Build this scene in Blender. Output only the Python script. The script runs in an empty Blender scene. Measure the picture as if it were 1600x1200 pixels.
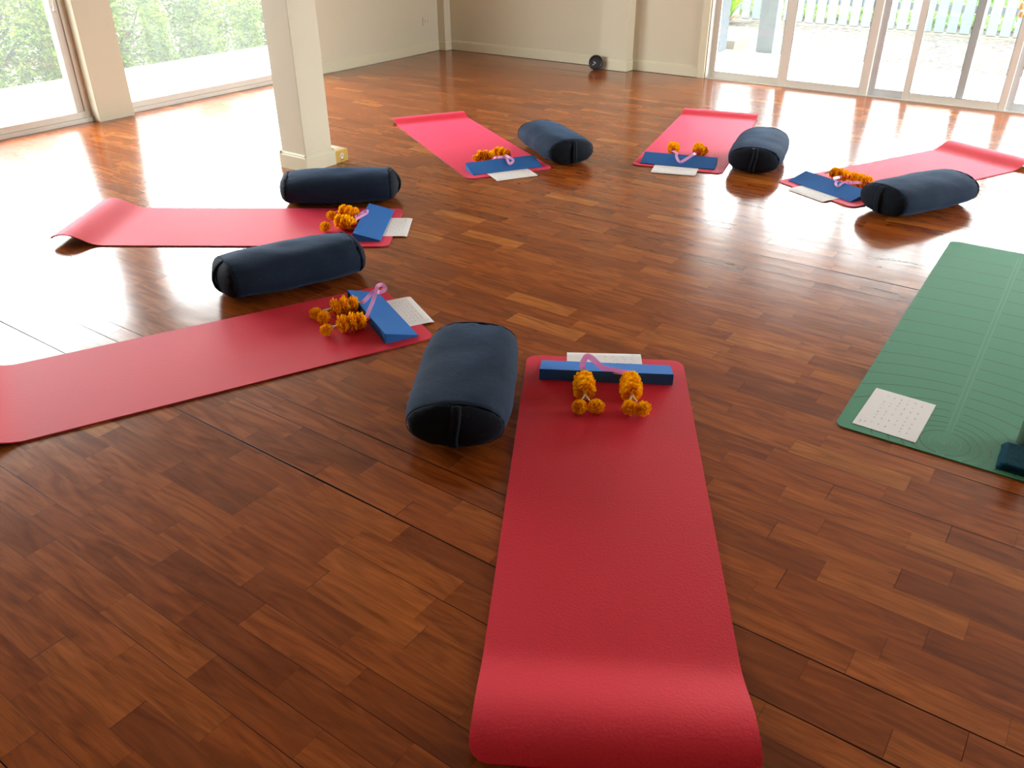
import bpy, bmesh, math, random
from mathutils import Vector, Matrix, noise
random.seed(7)
PI = math.pi
SC = bpy.context.scene
COL = SC.collection

# ------------------------------------------------------------------ helpers
def link(o, parent=None):
    COL.objects.link(o)
    if parent is not None:
        o.parent = parent
    return o

def empty(name, loc=(0, 0, 0), rz=0.0, parent=None):
    o = bpy.data.objects.new(name, None)
    o.empty_display_size = .05
    o.location = loc
    o.rotation_euler = (0, 0, rz)
    return link(o, parent)

def tag(o, label=None, cat=None, group=None, kind=None):
    if label: o['label'] = label
    if cat: o['category'] = cat
    if group: o['group'] = group
    if kind: o['kind'] = kind
    return o

def obj(name, bm, mat, parent=None, smooth=False, loc=None):
    me = bpy.data.meshes.new(name)
    bm.normal_update()
    if smooth == 'auto':
        for e_ in bm.edges:
            if len(e_.link_faces) != 2 or e_.calc_face_angle(0) > .6: e_.smooth = False
    bm.to_mesh(me)
    bm.free()
    if smooth:
        for p in me.polygons: p.use_smooth = True
    mats = mat if isinstance(mat, (list, tuple)) else [mat]
    for m in mats: me.materials.append(m)
    o = bpy.data.objects.new(name, me)
    if loc is not None: o.location = loc
    return link(o, parent)

def box(bm, x0, x1, y0, y1, z0, z1, mi=0, bev=0.0):
    vs = [bm.verts.new(p) for p in ((x0,y0,z0),(x1,y0,z0),(x1,y1,z0),(x0,y1,z0),(x0,y0,z1),(x1,y0,z1),(x1,y1,z1),(x0,y1,z1))]
    fs = []
    for f in ((3,2,1,0),(4,5,6,7),(0,1,5,4),(1,2,6,5),(2,3,7,6),(3,0,4,7)):
        fc = bm.faces.new([vs[i] for i in f]); fc.material_index = mi; fs.append(fc)
    if bev > 0:
        es = list({e for f in fs for e in f.edges})
        bmesh.ops.bevel(bm, geom=es, offset=bev, segments=2, affect='EDGES', profile=.6)
    return vs

def boxes(*args, bev=0.0):
    bm = bmesh.new()
    for a in args: box(bm, *a, bev=bev)
    return bm

def lathe(bm, prof, segs=32, center=(0,0,0), cap=True):
    rings = []
    for r, z in prof:
        rings.append([bm.verts.new((center[0]+r*math.cos(2*PI*i/segs), center[1]+r*math.sin(2*PI*i/segs), center[2]+z)) for i in range(segs)])
    for a, b in zip(rings, rings[1:]):
        for i in range(segs):
            j = (i+1) % segs
            bm.faces.new((a[i], a[j], b[j], b[i]))
    if cap:
        bm.faces.new(rings[0][::-1]); bm.faces.new(rings[-1])

def tube(bm, pts, r, segs=8, closed=False):
    pts = [Vector(p) for p in pts]
    n = len(pts); rings = []
    up = Vector((0, 0, 1))
    for i, p in enumerate(pts):
        a = pts[(i-1) % n] if (closed or i > 0) else p
        b = pts[(i+1) % n] if (closed or i < n-1) else p
        t = (b-a).normalized()
        u = t.cross(up)
        if u.length < .05: u = t.cross(Vector((1, 0, 0)))
        u.normalize(); v = t.cross(u)
        rr = r(i/(n-1)) if callable(r) else r
        rings.append([bm.verts.new(p + (u*math.cos(2*PI*k/segs) + v*math.sin(2*PI*k/segs))*rr) for k in range(segs)])
    m = n if closed else n-1
    for i in range(m):
        A, B = rings[i], rings[(i+1) % n]
        for k in range(segs):
            l = (k+1) % segs
            bm.faces.new((A[k], A[l], B[l], B[k]))
    if not closed:
        bm.faces.new(rings[0][::-1]); bm.faces.new(rings[-1])

def catmull(P, sub=8):
    P = [Vector(p) for p in P]
    Q = [P[0]*2-P[1]] + P + [P[-1]*2-P[-2]]
    out = []
    for i in range(1, len(Q)-2):
        a, b, c, d = Q[i-1:i+3]
        for k in range(sub):
            t = k/sub
            out.append(.5*((2*b)+(-a+c)*t+(2*a-5*b+4*c-d)*t*t+(-a+3*b-3*c+d)*t**3))
    out.append(P[-1])
    return out

# ------------------------------------------------------------------ materials
class NT:
    def __init__(s, name):
        s.m = bpy.data.materials.new(name); s.m.use_nodes = True
        s.t = s.m.node_tree; s.t.nodes.clear()
        s.out = s.t.nodes.new('ShaderNodeOutputMaterial')
    def n(s, typ, ins=None, **kw):
        nd = s.t.nodes.new(typ)
        for k, v in kw.items(): setattr(nd, k, v)
        if ins:
            for k, v in ins.items():
                if isinstance(v, bpy.types.NodeSocket): s.t.links.new(v, nd.inputs[k])
                else: nd.inputs[k].default_value = v
        return nd
    def math(s, op, a, b=None, c=None):
        nd = s.t.nodes.new('ShaderNodeMath'); nd.operation = op
        for i, v in enumerate((a, b, c)):
            if v is None: continue
            if isinstance(v, bpy.types.NodeSocket): s.t.links.new(v, nd.inputs[i])
            else: nd.inputs[i].default_value = v
        return nd.outputs[0]
    def ramp(s, fac, stops, interp='LINEAR'):
        nd = s.t.nodes.new('ShaderNodeValToRGB'); cr = nd.color_ramp; cr.interpolation = interp
        while len(cr.elements) < len(stops): cr.elements.new(.5)
        for e, (p, c) in zip(cr.elements, stops):
            e.position = p; e.color = (*c, 1) if len(c) == 3 else c
        s.t.links.new(fac, nd.inputs[0]); return nd.outputs[0]
    def mix(s, fac, a, b, typ='MIX'):
        nd = s.t.nodes.new('ShaderNodeMix'); nd.data_type = 'RGBA'; nd.blend_type = typ
        for i, v in ((0, fac), (6, a), (7, b)):
            if isinstance(v, bpy.types.NodeSocket): s.t.links.new(v, nd.inputs[i])
            else: nd.inputs[i].default_value = v if i == 0 else ((*v, 1) if len(v) == 3 else v)
        return nd.outputs[2]
    def bump(s, h, dist=1.0, strength=1.0):
        return s.n('ShaderNodeBump', {'Height': h, 'Distance': dist, 'Strength': strength}).outputs[0]
    def fin(s, sh):
        s.t.links.new(sh, s.out.inputs[0]); return s.m

def bsdf(nt, col, rough=.5, normal=None, **kw):
    ins = {'Base Color': (*col, 1) if isinstance(col, tuple) and len(col) == 3 else col, 'Roughness': rough}
    ins.update({k.replace('_', ' '): v for k, v in kw.items()})
    if normal is not None: ins['Normal'] = normal
    return nt.n('ShaderNodeBsdfPrincipled', ins).outputs[0]

def simple(name, col, rough=.5, nscale=0, nbump=0, var=0, **kw):
    nt = NT(name)
    tc = nt.n('ShaderNodeTexCoord').outputs['Object']
    c = (*col, 1); normal = None
    if nscale:
        nz = nt.n('ShaderNodeTexNoise', {'Vector': tc, 'Scale': nscale, 'Detail': 4.0}).outputs[0]
        if var: c = nt.mix(nz, tuple(max(0, v*(1-var)) for v in col), tuple(min(1, v*(1+var)) for v in col))
        if nbump: normal = nt.bump(nz, nbump)
    return nt.fin(bsdf(nt, c, rough, normal, **kw))

# polished parquet: strips run along X, 91.5 mm wide, short blocks ~0.35 m long
def make_floor_mat():
    nt = NT('polished_teak_parquet')
    geo = nt.n('ShaderNodeNewGeometry').outputs['Position']
    sp = nt.n('ShaderNodeSeparateXYZ', {0: geo})
    x, y = sp.outputs[0], sp.outputs[1]
    W = .0915
    ry = nt.math('DIVIDE', nt.math('ADD', y, 20-1.71+W*0.0), W)
    row = nt.math('FLOOR', ry)
    fy = nt.math('FRACT', ry)
    rr = nt.n('ShaderNodeTexWhiteNoise', {'W': row}, noise_dimensions='1D').outputs[0]
    LN = nt.math('ADD', nt.math('MULTIPLY', nt.n('ShaderNodeTexWhiteNoise', {'W': nt.math('ADD', row, 311.3)}, noise_dimensions='1D').outputs[0], .04), .335)
    rx = nt.math('ADD', nt.math('DIVIDE', nt.math('ADD', x, 30.0), LN), nt.math('MULTIPLY', rr, 7.0))
    col = nt.math('FLOOR', rx)
    fx = nt.math('FRACT', rx)
    idv = nt.n('ShaderNodeCombineXYZ', {0: col, 1: row, 2: 0.0}).outputs[0]
    wn = nt.n('ShaderNodeTexWhiteNoise', {'Vector': idv}, noise_dimensions='3D')
    pid = wn.outputs[0]; pcol = nt.n('ShaderNodeSeparateColor', {0: wn.outputs[1]})
    # grain coordinates, shifted per block
    gv = nt.n('ShaderNodeCombineXYZ', {0: nt.math('MULTIPLY', x, 1.0), 1: nt.math('MULTIPLY', y, 7.0), 2: nt.math('MULTIPLY', pid, 60.0)}).outputs[0]
    g1 = nt.n('ShaderNodeTexNoise', {'Vector': gv, 'Scale': 3.2, 'Detail': 5.0, 'Distortion': 1.6}).outputs[0]
    gv2 = nt.n('ShaderNodeCombineXYZ', {0: nt.math('MULTIPLY', x, 3.0), 1: nt.math('MULTIPLY', y, 60.0), 2: nt.math('MULTIPLY', pid, 30.0)}).outputs[0]
    g2 = nt.n('ShaderNodeTexNoise', {'Vector': gv2, 'Scale': 3.0, 'Detail': 3.0}).outputs[0]
    wave = nt.n('ShaderNodeTexWave', {'Vector': gv, 'Scale': 2.2, 'Distortion': 9.0, 'Detail': 3.0, 'Detail Scale': 1.2}, bands_direction='Y').outputs[1]
    base = nt.ramp(pid, [(0.0, (.205,.046,.0075)), (.08, (.240,.056,.0090)), (.45, (.305,.073,.0115)), (.80, (.345,.088,.0135)), (.95, (.40,.112,.018)), (1.0, (.46,.150,.027))])
    c = nt.mix(nt.ramp(g1, [(.3, (0,0,0)), (.7, (1,1,1))]), nt.mix(1.0, base, (.60,.54,.52), 'MULTIPLY'), nt.mix(1.0, base, (1.20,1.22,1.18), 'MULTIPLY'))
    c = nt.mix(nt.math('MULTIPLY', nt.ramp(wave, [(.0, (0,0,0)), (.25, (1,1,1)), (.5, (0,0,0))]), nt.math('MULTIPLY', nt.math('GREATER_THAN', pcol.outputs[0], .55), .34)), c, nt.mix(1.0, c, (.45,.38,.34), 'MULTIPLY'))
    c = nt.mix(nt.math('MULTIPLY', g2, .3), c, nt.mix(1.0, c, (.62,.55,.5), 'MULTIPLY'))
    # knots
    kn = nt.n('ShaderNodeTexVoronoi', {'Vector': nt.n('ShaderNodeCombineXYZ', {0: nt.math('MULTIPLY', x, .6), 1: nt.math('MULTIPLY', y, 1.2), 2: 0.0}).outputs[0], 'Scale': 3.3}).outputs[0]
    c = nt.mix(nt.math('MULTIPLY', nt.ramp(kn, [(.0, (1,1,1)), (.02, (.7,.7,.7)), (.05, (0,0,0))]), .35), c, (.03,.009,.003))
    # seams
    wobble = nt.n('ShaderNodeTexWhiteNoise', {'W': nt.math('ROUND', ry)}, noise_dimensions='1D').outputs[0]
    wob2 = nt.n('ShaderNodeTexNoise', {'Vector': nt.n('ShaderNodeCombineXYZ', {0: nt.math('MULTIPLY', x, .7), 1: nt.math('MULTIPLY', nt.math('ROUND', ry), 3.7), 2: 0.0}).outputs[0], 'Scale': 1.0}).outputs[0]
    sw = nt.math('ADD', .0012, nt.math('MULTIPLY', nt.math('POWER', nt.math('MULTIPLY', wobble, nt.math('MULTIPLY', wob2, 1.6)), 3.0), .028))
    dy = nt.math('MINIMUM', fy, nt.math('SUBTRACT', 1.0, fy))
    dx = nt.math('MULTIPLY', nt.math('MINIMUM', fx, nt.math('SUBTRACT', 1.0, fx)), nt.math('DIVIDE', LN, W))
    sx = nt.math('ADD', .002, nt.math('MULTIPLY', nt.math('POWER', pcol.outputs[2], 9.0), .012))
    seamy = nt.math('SUBTRACT', 1.0, nt.math('SMOOTH_MIN', nt.math('DIVIDE', dy, nt.math('MULTIPLY', sw, 2.2)), 1.0, .05))
    seamx = nt.math('SUBTRACT', 1.0, nt.math('SMOOTH_MIN', nt.math('DIVIDE', dx, nt.math('MULTIPLY', sx, 2.2)), 1.0, .05))
    seam = nt.math('MAXIMUM', nt.math('MAXIMUM', seamy, seamx), 0.0)
    seam = nt.math('MINIMUM', nt.math('MULTIPLY', seam, 1.4), 1.0)
    c = nt.mix(seam, c, (.012,.004,.0015))
    # relief: cupped strips, tilted blocks, lacquer waviness
    q = nt.math('SUBTRACT', fy, .5)
    cup = nt.math('MULTIPLY', nt.math('MULTIPLY', q, q), nt.math('MULTIPLY', nt.math('SUBTRACT', rr, .15), .0007))
    tilt = nt.math('MULTIPLY', q, nt.math('MULTIPLY', nt.math('SUBTRACT', pcol.outputs[1], .5), .00035))
    tiltx = nt.math('MULTIPLY', nt.math('SUBTRACT', fx, .5), nt.math('MULTIPLY', nt.math('SUBTRACT', pcol.outputs[0], .5), .0006))
    wv = nt.n('ShaderNodeTexNoise', {'Vector': nt.n('ShaderNodeCombineXYZ', {0: x, 1: nt.math('MULTIPLY', y, 2.0), 2: 0.0}).outputs[0], 'Scale': 5.0, 'Detail': 2.0}).outputs[0]
    fine = nt.n('ShaderNodeTexNoise', {'Vector': gv2, 'Scale': 2.0, 'Detail': 2.0}).outputs[0]
    h = nt.math('ADD', nt.math('ADD', cup, tilt), nt.math('ADD', tiltx, nt.math('MULTIPLY', wv, .00045)))
    h = nt.math('ADD', h, nt.math('MULTIPLY', fine, .000015))
    nrm = nt.bump(h, 1.0)
    rough = nt.math('ADD', nt.math('MULTIPLY', g1, .07), nt.math('ADD', .145, nt.math('MULTIPLY', seam, .4)))
    sh = bsdf(nt, c, rough, nrm, IOR=1.5, Specular_IOR_Level=nt.math('MULTIPLY', .5, nt.math('SUBTRACT', 1.0, nt.math('MINIMUM', nt.math('MULTIPLY', seam, 1.3), 1.0))))
    return nt.fin(sh)

def make_mat_mat():
    nt = NT('red_textured_foam')
    tc = nt.n('ShaderNodeTexCoord').outputs['Object']
    sp = nt.n('ShaderNodeSeparateXYZ', {0: tc})
    w1 = nt.math('SINE', nt.math('MULTIPLY', nt.math('ADD', sp.outputs[0], nt.math('MULTIPLY', sp.outputs[1], .25)), 900.0))
    w2 = nt.math('SINE', nt.math('MULTIPLY', sp.outputs[1], 700.0))
    nz = nt.n('ShaderNodeTexNoise', {'Vector': tc, 'Scale': 130.0, 'Detail': 3.0}).outputs[0]
    big = nt.n('ShaderNodeTexNoise', {'Vector': tc, 'Scale': 3.0, 'Detail': 2.0}).outputs[0]
    h = nt.math('ADD', nt.math('MULTIPLY', nt.math('MULTIPLY', w1, w2), .00012), nt.math('MULTIPLY', nz, .0009))
    col = nt.mix(big, (.60,.015,.030), (.66,.018,.038))
    return nt.fin(bsdf(nt, col, .62, nt.bump(h, 1.0), Specular_IOR_Level=.25, Sheen_Weight=.40, Sheen_Roughness=.3, Sheen_Tint=(1,.22,.48,1)))

def make_velvet(name, col, sheen=.25):
    nt = NT(name)
    tc = nt.n('ShaderNodeTexCoord').outputs['Object']
    nz = nt.n('ShaderNodeTexNoise', {'Vector': tc, 'Scale': 260.0, 'Detail': 3.0}).outputs[0]
    big = nt.n('ShaderNodeTexNoise', {'Vector': tc, 'Scale': 14.0, 'Detail': 4.0}).outputs[0]
    lint = nt.n('ShaderNodeTexVoronoi', {'Vector': tc, 'Scale': 70.0}).outputs[0]
    c = nt.mix(big, tuple(v*.8 for v in col), tuple(v*1.3 for v in col))
    c = nt.mix(nt.math('MULTIPLY', nz, .5), c, tuple(v*1.8 for v in col))
    c = nt.mix(nt.math('MULTIPLY', nt.ramp(lint, [(0, (1,1,1)), (.06, (.5,.5,.5)), (.09, (0,0,0))]), .8), c, (.20,.23,.28))
    return nt.fin(bsdf(nt, c, .85, nt.bump(nt.math('ADD', nt.math('MULTIPLY', nz, .0012), nt.math('MULTIPLY', big, .003)), 1.0), Sheen_Weight=sheen, Sheen_Roughness=.45, Sheen_Tint=(.30,.55,1,1), Specular_IOR_Level=.15))

def make_glass(name, haze=.06):
    nt = NT(name)
    g_ = nt.n('ShaderNodeNewGeometry')
    vd = nt.n('ShaderNodeVectorMath', {0: g_.outputs['Normal'], 1: g_.outputs['Incoming']}, operation='DOT_PRODUCT').outputs['Value']
    fr = nt.math('ADD', .03, nt.math('MULTIPLY', .97, nt.math('POWER', nt.math('SUBTRACT', 1.0, nt.math('ABSOLUTE', vd)), 5.0)))
    tr = nt.n('ShaderNodeBsdfTransparent', {'Color': (.94,.96,.95,1)}).outputs[0]
    gl = nt.n('ShaderNodeBsdfGlossy', {'Color': (1,1,1,1), 'Roughness': .02}).outputs[0]
    tl = nt.n('ShaderNodeBsdfTranslucent', {'Color': (.85,.87,.88,1)}).outputs[0]
    a = nt.n('ShaderNodeMixShader', {0: haze, 1: tr, 2: tl}).outputs[0]  # translucent share gives the pane a slight haze
    b = nt.n('ShaderNodeMixShader', {0: fr, 1: a, 2: gl}).outputs[0]
    return nt.fin(b)

def make_leaf(name, c0, c1, tl=.35):
    nt = NT(name)
    rnd = nt.n('ShaderNodeNewGeometry').outputs['Random Per Island']
    c = nt.ramp(rnd, [(0, c0), (.6, c1), (1, tuple(min(1, v*1.5) for v in c1))])
    d = nt.n('ShaderNodeBsdfDiffuse', {'Color': c}).outputs[0]
    t = nt.n('ShaderNodeBsdfTranslucent', {'Color': c}).outputs[0]
    return nt.fin(nt.n('ShaderNodeMixShader', {0: tl, 1: d, 2: t}).outputs[0])

def make_gravel():
    nt = NT('pale_gravel')
    pos = nt.n('ShaderNodeNewGeometry').outputs['Position']
    v = nt.n('ShaderNodeTexVoronoi', {'Vector': pos, 'Scale': 26.0})
    s = nt.n('ShaderNodeSeparateColor', {0: v.outputs[1]}).outputs[0]
    big = nt.n('ShaderNodeTexNoise', {'Vector': pos, 'Scale': 1.1, 'Detail': 3.0}).outputs[0]
    c = nt.ramp(s, [(0, (.014,.009,.006)), (.3, (.034,.025,.019)), (.65, (.056,.046,.039)), (1, (.090,.083,.076))])
    c = nt.mix(nt.ramp(big, [(.52, (0,0,0)), (.68, (.45,.45,.45))]), c, (.055,.058,.024))
    c = nt.mix(nt.ramp(v.outputs[0], [(.0, (0,0,0)), (.75, (0,0,0)), (1, (1,1,1))]), c, (.012,.009,.007))
    return nt.fin(bsdf(nt, c, .95, nt.bump(nt.math('MULTIPLY', v.outputs[0], -.02), 1.0)))

M = {}
M['floor'] = make_floor_mat()
M['wall'] = simple('cream_wall_paint', (.61,.565,.43), .75, 9, .0015, .02)
M['trim'] = simple('cream_gloss_trim', (.64,.60,.44), .45, 6, .0008, .02)
M['ceiling'] = simple('white_ceiling_paint', (.62,.59,.53), .8, 5, .001, .01)
M['soffit'] = simple('white_soffit_paint', (.80,.79,.76), .7, 5, .001, .01)
M['frame'] = simple('white_aluminium', (.70,.69,.62), .35, 12, 0, .03)
M['frame_out'] = simple('white_powdercoat', (.60,.63,.66), .4, 12, 0, .03)
M['gasket'] = simple('dark_gasket', (.03,.03,.035), .6)
M['glass'] = make_glass('clear_glass', .008)
M['hazy'] = make_glass('hazy_glass', .03)
M['red'] = make_mat_mat()
M['under'] = simple('slate_mat_underside', (.13,.15,.16), .7, 60, .001, .1)
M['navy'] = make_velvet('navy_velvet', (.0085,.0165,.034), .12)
M['navy_end'] = make_velvet('shaded_navy_velvet', (.0062,.0085,.0135), .05)  # the cover's navy again, with the shade of the ends put into the colour
M['wedge'] = simple('blue_foam', (.028,.150,.47), .75, 90, .0008, .04, Specular_IOR_Level=.2)
M['navyfoam'] = simple('navy_foam', (.010,.024,.075), .8, 90, .0008, .05)
M['paper'] = simple('white_paper', (.80,.80,.79), .7, 30, .0002, .02)
M['ink'] = simple('grey_ink', (.22,.22,.23), .8)
M['green'] = simple('sage_rubber', (.066,.245,.140), .7, 160, .0007, .05, Specular_IOR_Level=.22)
M['green_line'] = simple('dark_green_groove', (.014,.062,.036), .6)
M['green_light'] = simple('light_green_line', (.092,.285,.175), .5)
M['black_edge'] = simple('black_rubber', (.012,.014,.014), .6)
M['towel'] = simple('teal_terry', (.006,.045,.066), .95, 240, .002, .5, Specular_IOR_Level=.08)
M['steel'] = simple('brushed_steel', (.42,.40,.37), .32, 40, .0001, .04, Metallic=1.0)
M['dark'] = simple('dark_plastic', (.012,.012,.013), .4)
M['face'] = simple('clock_face_grey', (.035,.037,.040), .35)
M['white'] = simple('white_plastic', (.75,.75,.72), .4)
M['socket'] = simple('ivory_plastic', (.62,.56,.44), .4)
M['mustard'] = simple('mustard_card', (.50,.32,.055), .6, 20, .0004, .06)
M['beigecard'] = simple('beige_card', (.50,.46,.34), .6, 20, .0004, .06)
M['ribbon'] = simple('pink_satin', (.88,.40,.72), .28, 0, 0, 0, Sheen_Weight=.4)
M['rose'] = simple('magenta_petals', (.55,.03,.12), .6, 60, .001, .2)
M['jasmine'] = simple('jasmine_buds', (.78,.72,.50), .55)
M['terrace'] = simple('pale_concrete', (.62,.62,.61), .7, 3, .002, .05)
M['post'] = simple('grey_render', (.105,.120,.135), .8, 10, .001, .04)
M['concrete'] = simple('concrete_planter', (.20,.18,.14), .85, 12, .003, .15)
M['gravel'] = make_gravel()
M['soil'] = simple('dry_soil', (.09,.06,.035), .95, 20, .01, .3)
M['fence'] = simple('pale_blue_boards', (.100,.118,.124), .6, 4, .001, .06)
M['bark'] = simple('grey_bark', (.07,.05,.035), .9, 25, .004, .3)
M['leaf'] = make_leaf('hedge_leaves', (.045,.090,.011), (.135,.205,.022), .5)
M['leaf_back'] = make_leaf('back_leaves', (.30,.48,.16), (.48,.62,.30), .5)
M['palm'] = make_leaf('yellow_green_straps', (.10,.20,.02), (.26,.38,.03), .4)
M['dry'] = make_leaf('dry_leaves', (.20,.10,.03), (.34,.22,.10), .2)
M['orange'] = simple('orange_shell', (.55,.22,.06), .5, 20, .002, .2)
M['cable'] = simple('ivory_cable', (.66,.62,.50), .5)

def make_marigold_mat():
    nt = NT('marigold_petals')
    rnd = nt.n('ShaderNodeNewGeometry').outputs['Random Per Island']
    c = nt.ramp(rnd, [(0, (.92,.42,.004)), (.5, (1.0,.55,.006)), (1, (1.0,.68,.016))])
    d = nt.n('ShaderNodeBsdfDiffuse', {'Color': c}).outputs[0]
    t = nt.n('ShaderNodeBsdfTranslucent', {'Color': c}).outputs[0]
    return nt.fin(nt.n('ShaderNodeMixShader', {0: .38, 1: d, 2: t}).outputs[0])
M['marigold'] = make_marigold_mat()
def make_ribbon_mat():
    nt = NT('pink_satin_ribbon')
    d = bsdf(nt, (1.0,.60,.88), .3)
    t = nt.n('ShaderNodeBsdfTranslucent', {'Color': (1.0,.62,.88,1)}).outputs[0]
    return nt.fin(nt.n('ShaderNodeMixShader', {0: .45, 1: d, 2: t}).outputs[0])
M['ribbon'] = make_ribbon_mat()
M['marigold_core'] = simple('marigold_heart', (.70,.20,.004), .8)

# ------------------------------------------------------------------ room shell (X along back wall, Y towards back wall)
XL, YB, XR, YF, H = -6.965, 8.374, 4.4, -5.5, 2.95
TH = .22          # wall thickness
WT = 2.35         # window head height
DT = 2.25         # door head height

bm = bmesh.new(); box(bm, XL-TH, XR+TH, YF-TH, YB+TH, -.12, 0.0)
tag(obj('floor', bm, M['floor']), kind='structure')
bm = bmesh.new(); box(bm, XL-TH-.15, XR+TH, YF-TH, YB+TH, H, H+.18)
tag(obj('ceiling', bm, M['ceiling']), kind='structure')

# left wall: openings between piers
WIN = [(4.10, 6.12), (1.10, 3.78)]
bm = bmesh.new()
box(bm, XL-TH, XL, 6.12, YB+TH, 0, H)
box(bm, XL-TH-.12, XL+.072, 3.78, 4.10, 0, H)
box(bm, XL-TH, XL, YF-TH, 1.10, 0, H)
for a, b in WIN: box(bm, XL-TH, XL, a, b, WT, H)
box(bm, XL, -6.862, 8.262, YB, 0, H)      # small corner pilaster
tag(obj('wall_left', bm, M['wall']), kind='structure')

DX0, DX1 = -3.60, .84
bm = bmesh.new()
box(bm, XL, DX0, YB, YB+TH, 0, H)
box(bm, DX0, DX1, YB, YB+TH, DT, H)
box(bm, DX1, XR+TH, YB, YB+TH, 0, H)
box(bm, -4.70, -4.388, 8.235, YB, 0, H)   # pilaster on the back wall
tag(obj('wall_back', bm, M['wall']), kind='structure')
ADDED_WIN = [(5.6, 8.1)]     # unseen window added in the right wall to brighten the far walls
bm = bmesh.new()
box(bm, XR, XR+TH, YF-TH, 5.6, 0, H); box(bm, XR, XR+TH, 8.1, YB, 0, H)
for a, b in ADDED_WIN: box(bm, XR, XR+TH, a, b, WT, H); box(bm, XR, XR+TH, a, b, 0, .1)
tag(obj('wall_right', bm, M['wall']), kind='structure')
bm = bmesh.new(); box(bm, XL, XR, YF-TH, YF, 0, H)
tag(obj('wall_front', bm, M['wall']), kind='structure')

def skirting(bm, p, q, nrm, h=.112, t=.016, z0=.004):
    """moulded baseboard from p to q, standing proud along nrm"""
    prof = [(0, z0), (t, z0), (t, h-.022), (t*.75, h-.016), (t*.75, h-.010), (t*.3, h), (0, h)]
    P, Q, N = Vector((*p, 0)), Vector((*q, 0)), Vector((*nrm, 0))
    a = [bm.verts.new(P + N*d + Vector((0, 0, z))) for d, z in prof]
    b = [bm.verts.new(Q + N*d + Vector((0, 0, z))) for d, z in prof]
    n = len(prof)
    for i in range(n):
        j = (i+1) % n
        bm.faces.new((a[i], a[j], b[j], b[i]))
    bm.faces.new(a[::-1]); bm.faces.new(b)

bm = bmesh.new()
skirting(bm, (XL, 6.14), (XL, 8.262), (1, 0))
skirting(bm, (XL, 8.262), (-6.8465, 8.262), (0, -1))
skirting(bm, (-6.862, 8.2467), (-6.862, YB), (1, 0))
bmesh.ops.recalc_face_normals(bm, faces=bm.faces)
tag(obj('baseboard_left', bm, M['trim']), kind='structure')
bm = bmesh.new()
skirting(bm, (-6.862, YB), (-4.70, YB), (0, -1))
skirting(bm, (-4.70, YB), (-4.70, 8.2197), (-1, 0))
skirting(bm, (-4.7155, 8.235), (-4.3725, 8.235), (0, -1))
skirting(bm, (-4.388, 8.2197), (-4.388, YB), (1, 0))
skirting(bm, (-4.388, YB), (-3.635, YB), (0, -1))
bmesh.ops.recalc_face_normals(bm, faces=bm.faces)
tag(obj('baseboard_back', bm, M['trim']), kind='structure')

# door architrave on the back wall
bm = bmesh.new()
box(bm, -3.635, -3.56, YB-.022, YB+.02, 0, DT+.06, bev=.004)
box(bm, -3.635, DX1+.06, YB-.022, YB+.02, DT-.01, DT+.06, bev=.004)
tag(obj('trim_1', bm, M['trim']), kind='structure')

# windows on the left: aluminium frames with full height glass
for wi, (a, b) in enumerate(WIN):
    w = empty('window_%d' % (wi+1), (XL-.09, (a+b)/2, 0)); tag(w, kind='structure')
    L = (b-a)/2
    fb = bmesh.new()
    box(fb, -.05, .085, -L, L, 0.0, .035, bev=.003)
    box(fb, -.035, .065, -L, L, .035, .085, bev=.003)
    box(fb, -.04, .06, -L, -L+.05, .085, WT-.06, bev=.003)
    box(fb, -.04, .06, L-.05, L, .085, WT-.06, bev=.003)
    box(fb, -.05, .07, -L, L, WT-.06, WT, bev=.003)
    if wi != 0:
        box(fb, -.025, .035, -.03, .03, .085, WT-.06, bev=.003)
        box(fb, -.02, .05, L-.115, L-.055, .085, WT-.06, bev=.003)
    obj('window_frame', fb, M['frame'], w)
    gb = bmesh.new(); box(gb, -.003, .003, -L+.05, L-.05, .085, WT-.06)
    obj('glass_pane', gb, M['hazy'], w)
    if wi == 1:
        hb = bmesh.new()
        lathe(hb, [(.0, -.008), (.017, -.008), (.019, 0), (.012, .014), (.0, .014)], 16, cap=False)
        for v in hb.verts: v.co = Vector((v.co.z, v.co.x, v.co.y)) + Vector((.055, L-.085, .86))
        hb2 = obj('window_latch', hb, M['frame'], w, True)

for wi, (a, b) in enumerate(ADDED_WIN):  # frame and pane of the added light-giving window, out of view
    w = empty('window_%d' % (wi+3), (XR+.09, (a+b)/2, .1)); tag(w, kind='structure'); L = (b-a)/2
    fb = bmesh.new(); hh = WT-.1
    box(fb, -.04, .04, -L, L, 0, .06); box(fb, -.04, .04, -L, L, hh-.06, hh)
    for c_ in (-L, -.03, L-.06): box(fb, -.04, .04, c_, c_+.06, .06, hh-.06)
    obj('window_frame', fb, M['frame'], w)
    gb = bmesh.new(); box(gb, -.003, .003, -L+.06, L-.06, .06, hh-.06); obj('glass_pane', gb, M['glass'], w)

# blind cord beside the window pier
cb = bmesh.new()
tube(cb, catmull([(XL+.045, 3.60, 2.34), (XL+.045, 3.595, 1.6), (XL+.05, 3.60, 1.05), (XL+.05, 3.615, .90), (XL+.052, 3.635, .86), (XL+.05, 3.65, .92), (XL+.045, 3.655, 1.3), (XL+.045, 3.655, 2.34)], 6), .0035, 6)
tag(obj('blind_cord', cb, M['white']), 'looped white blind cord hanging in front of the left garden window', 'cord')

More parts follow.
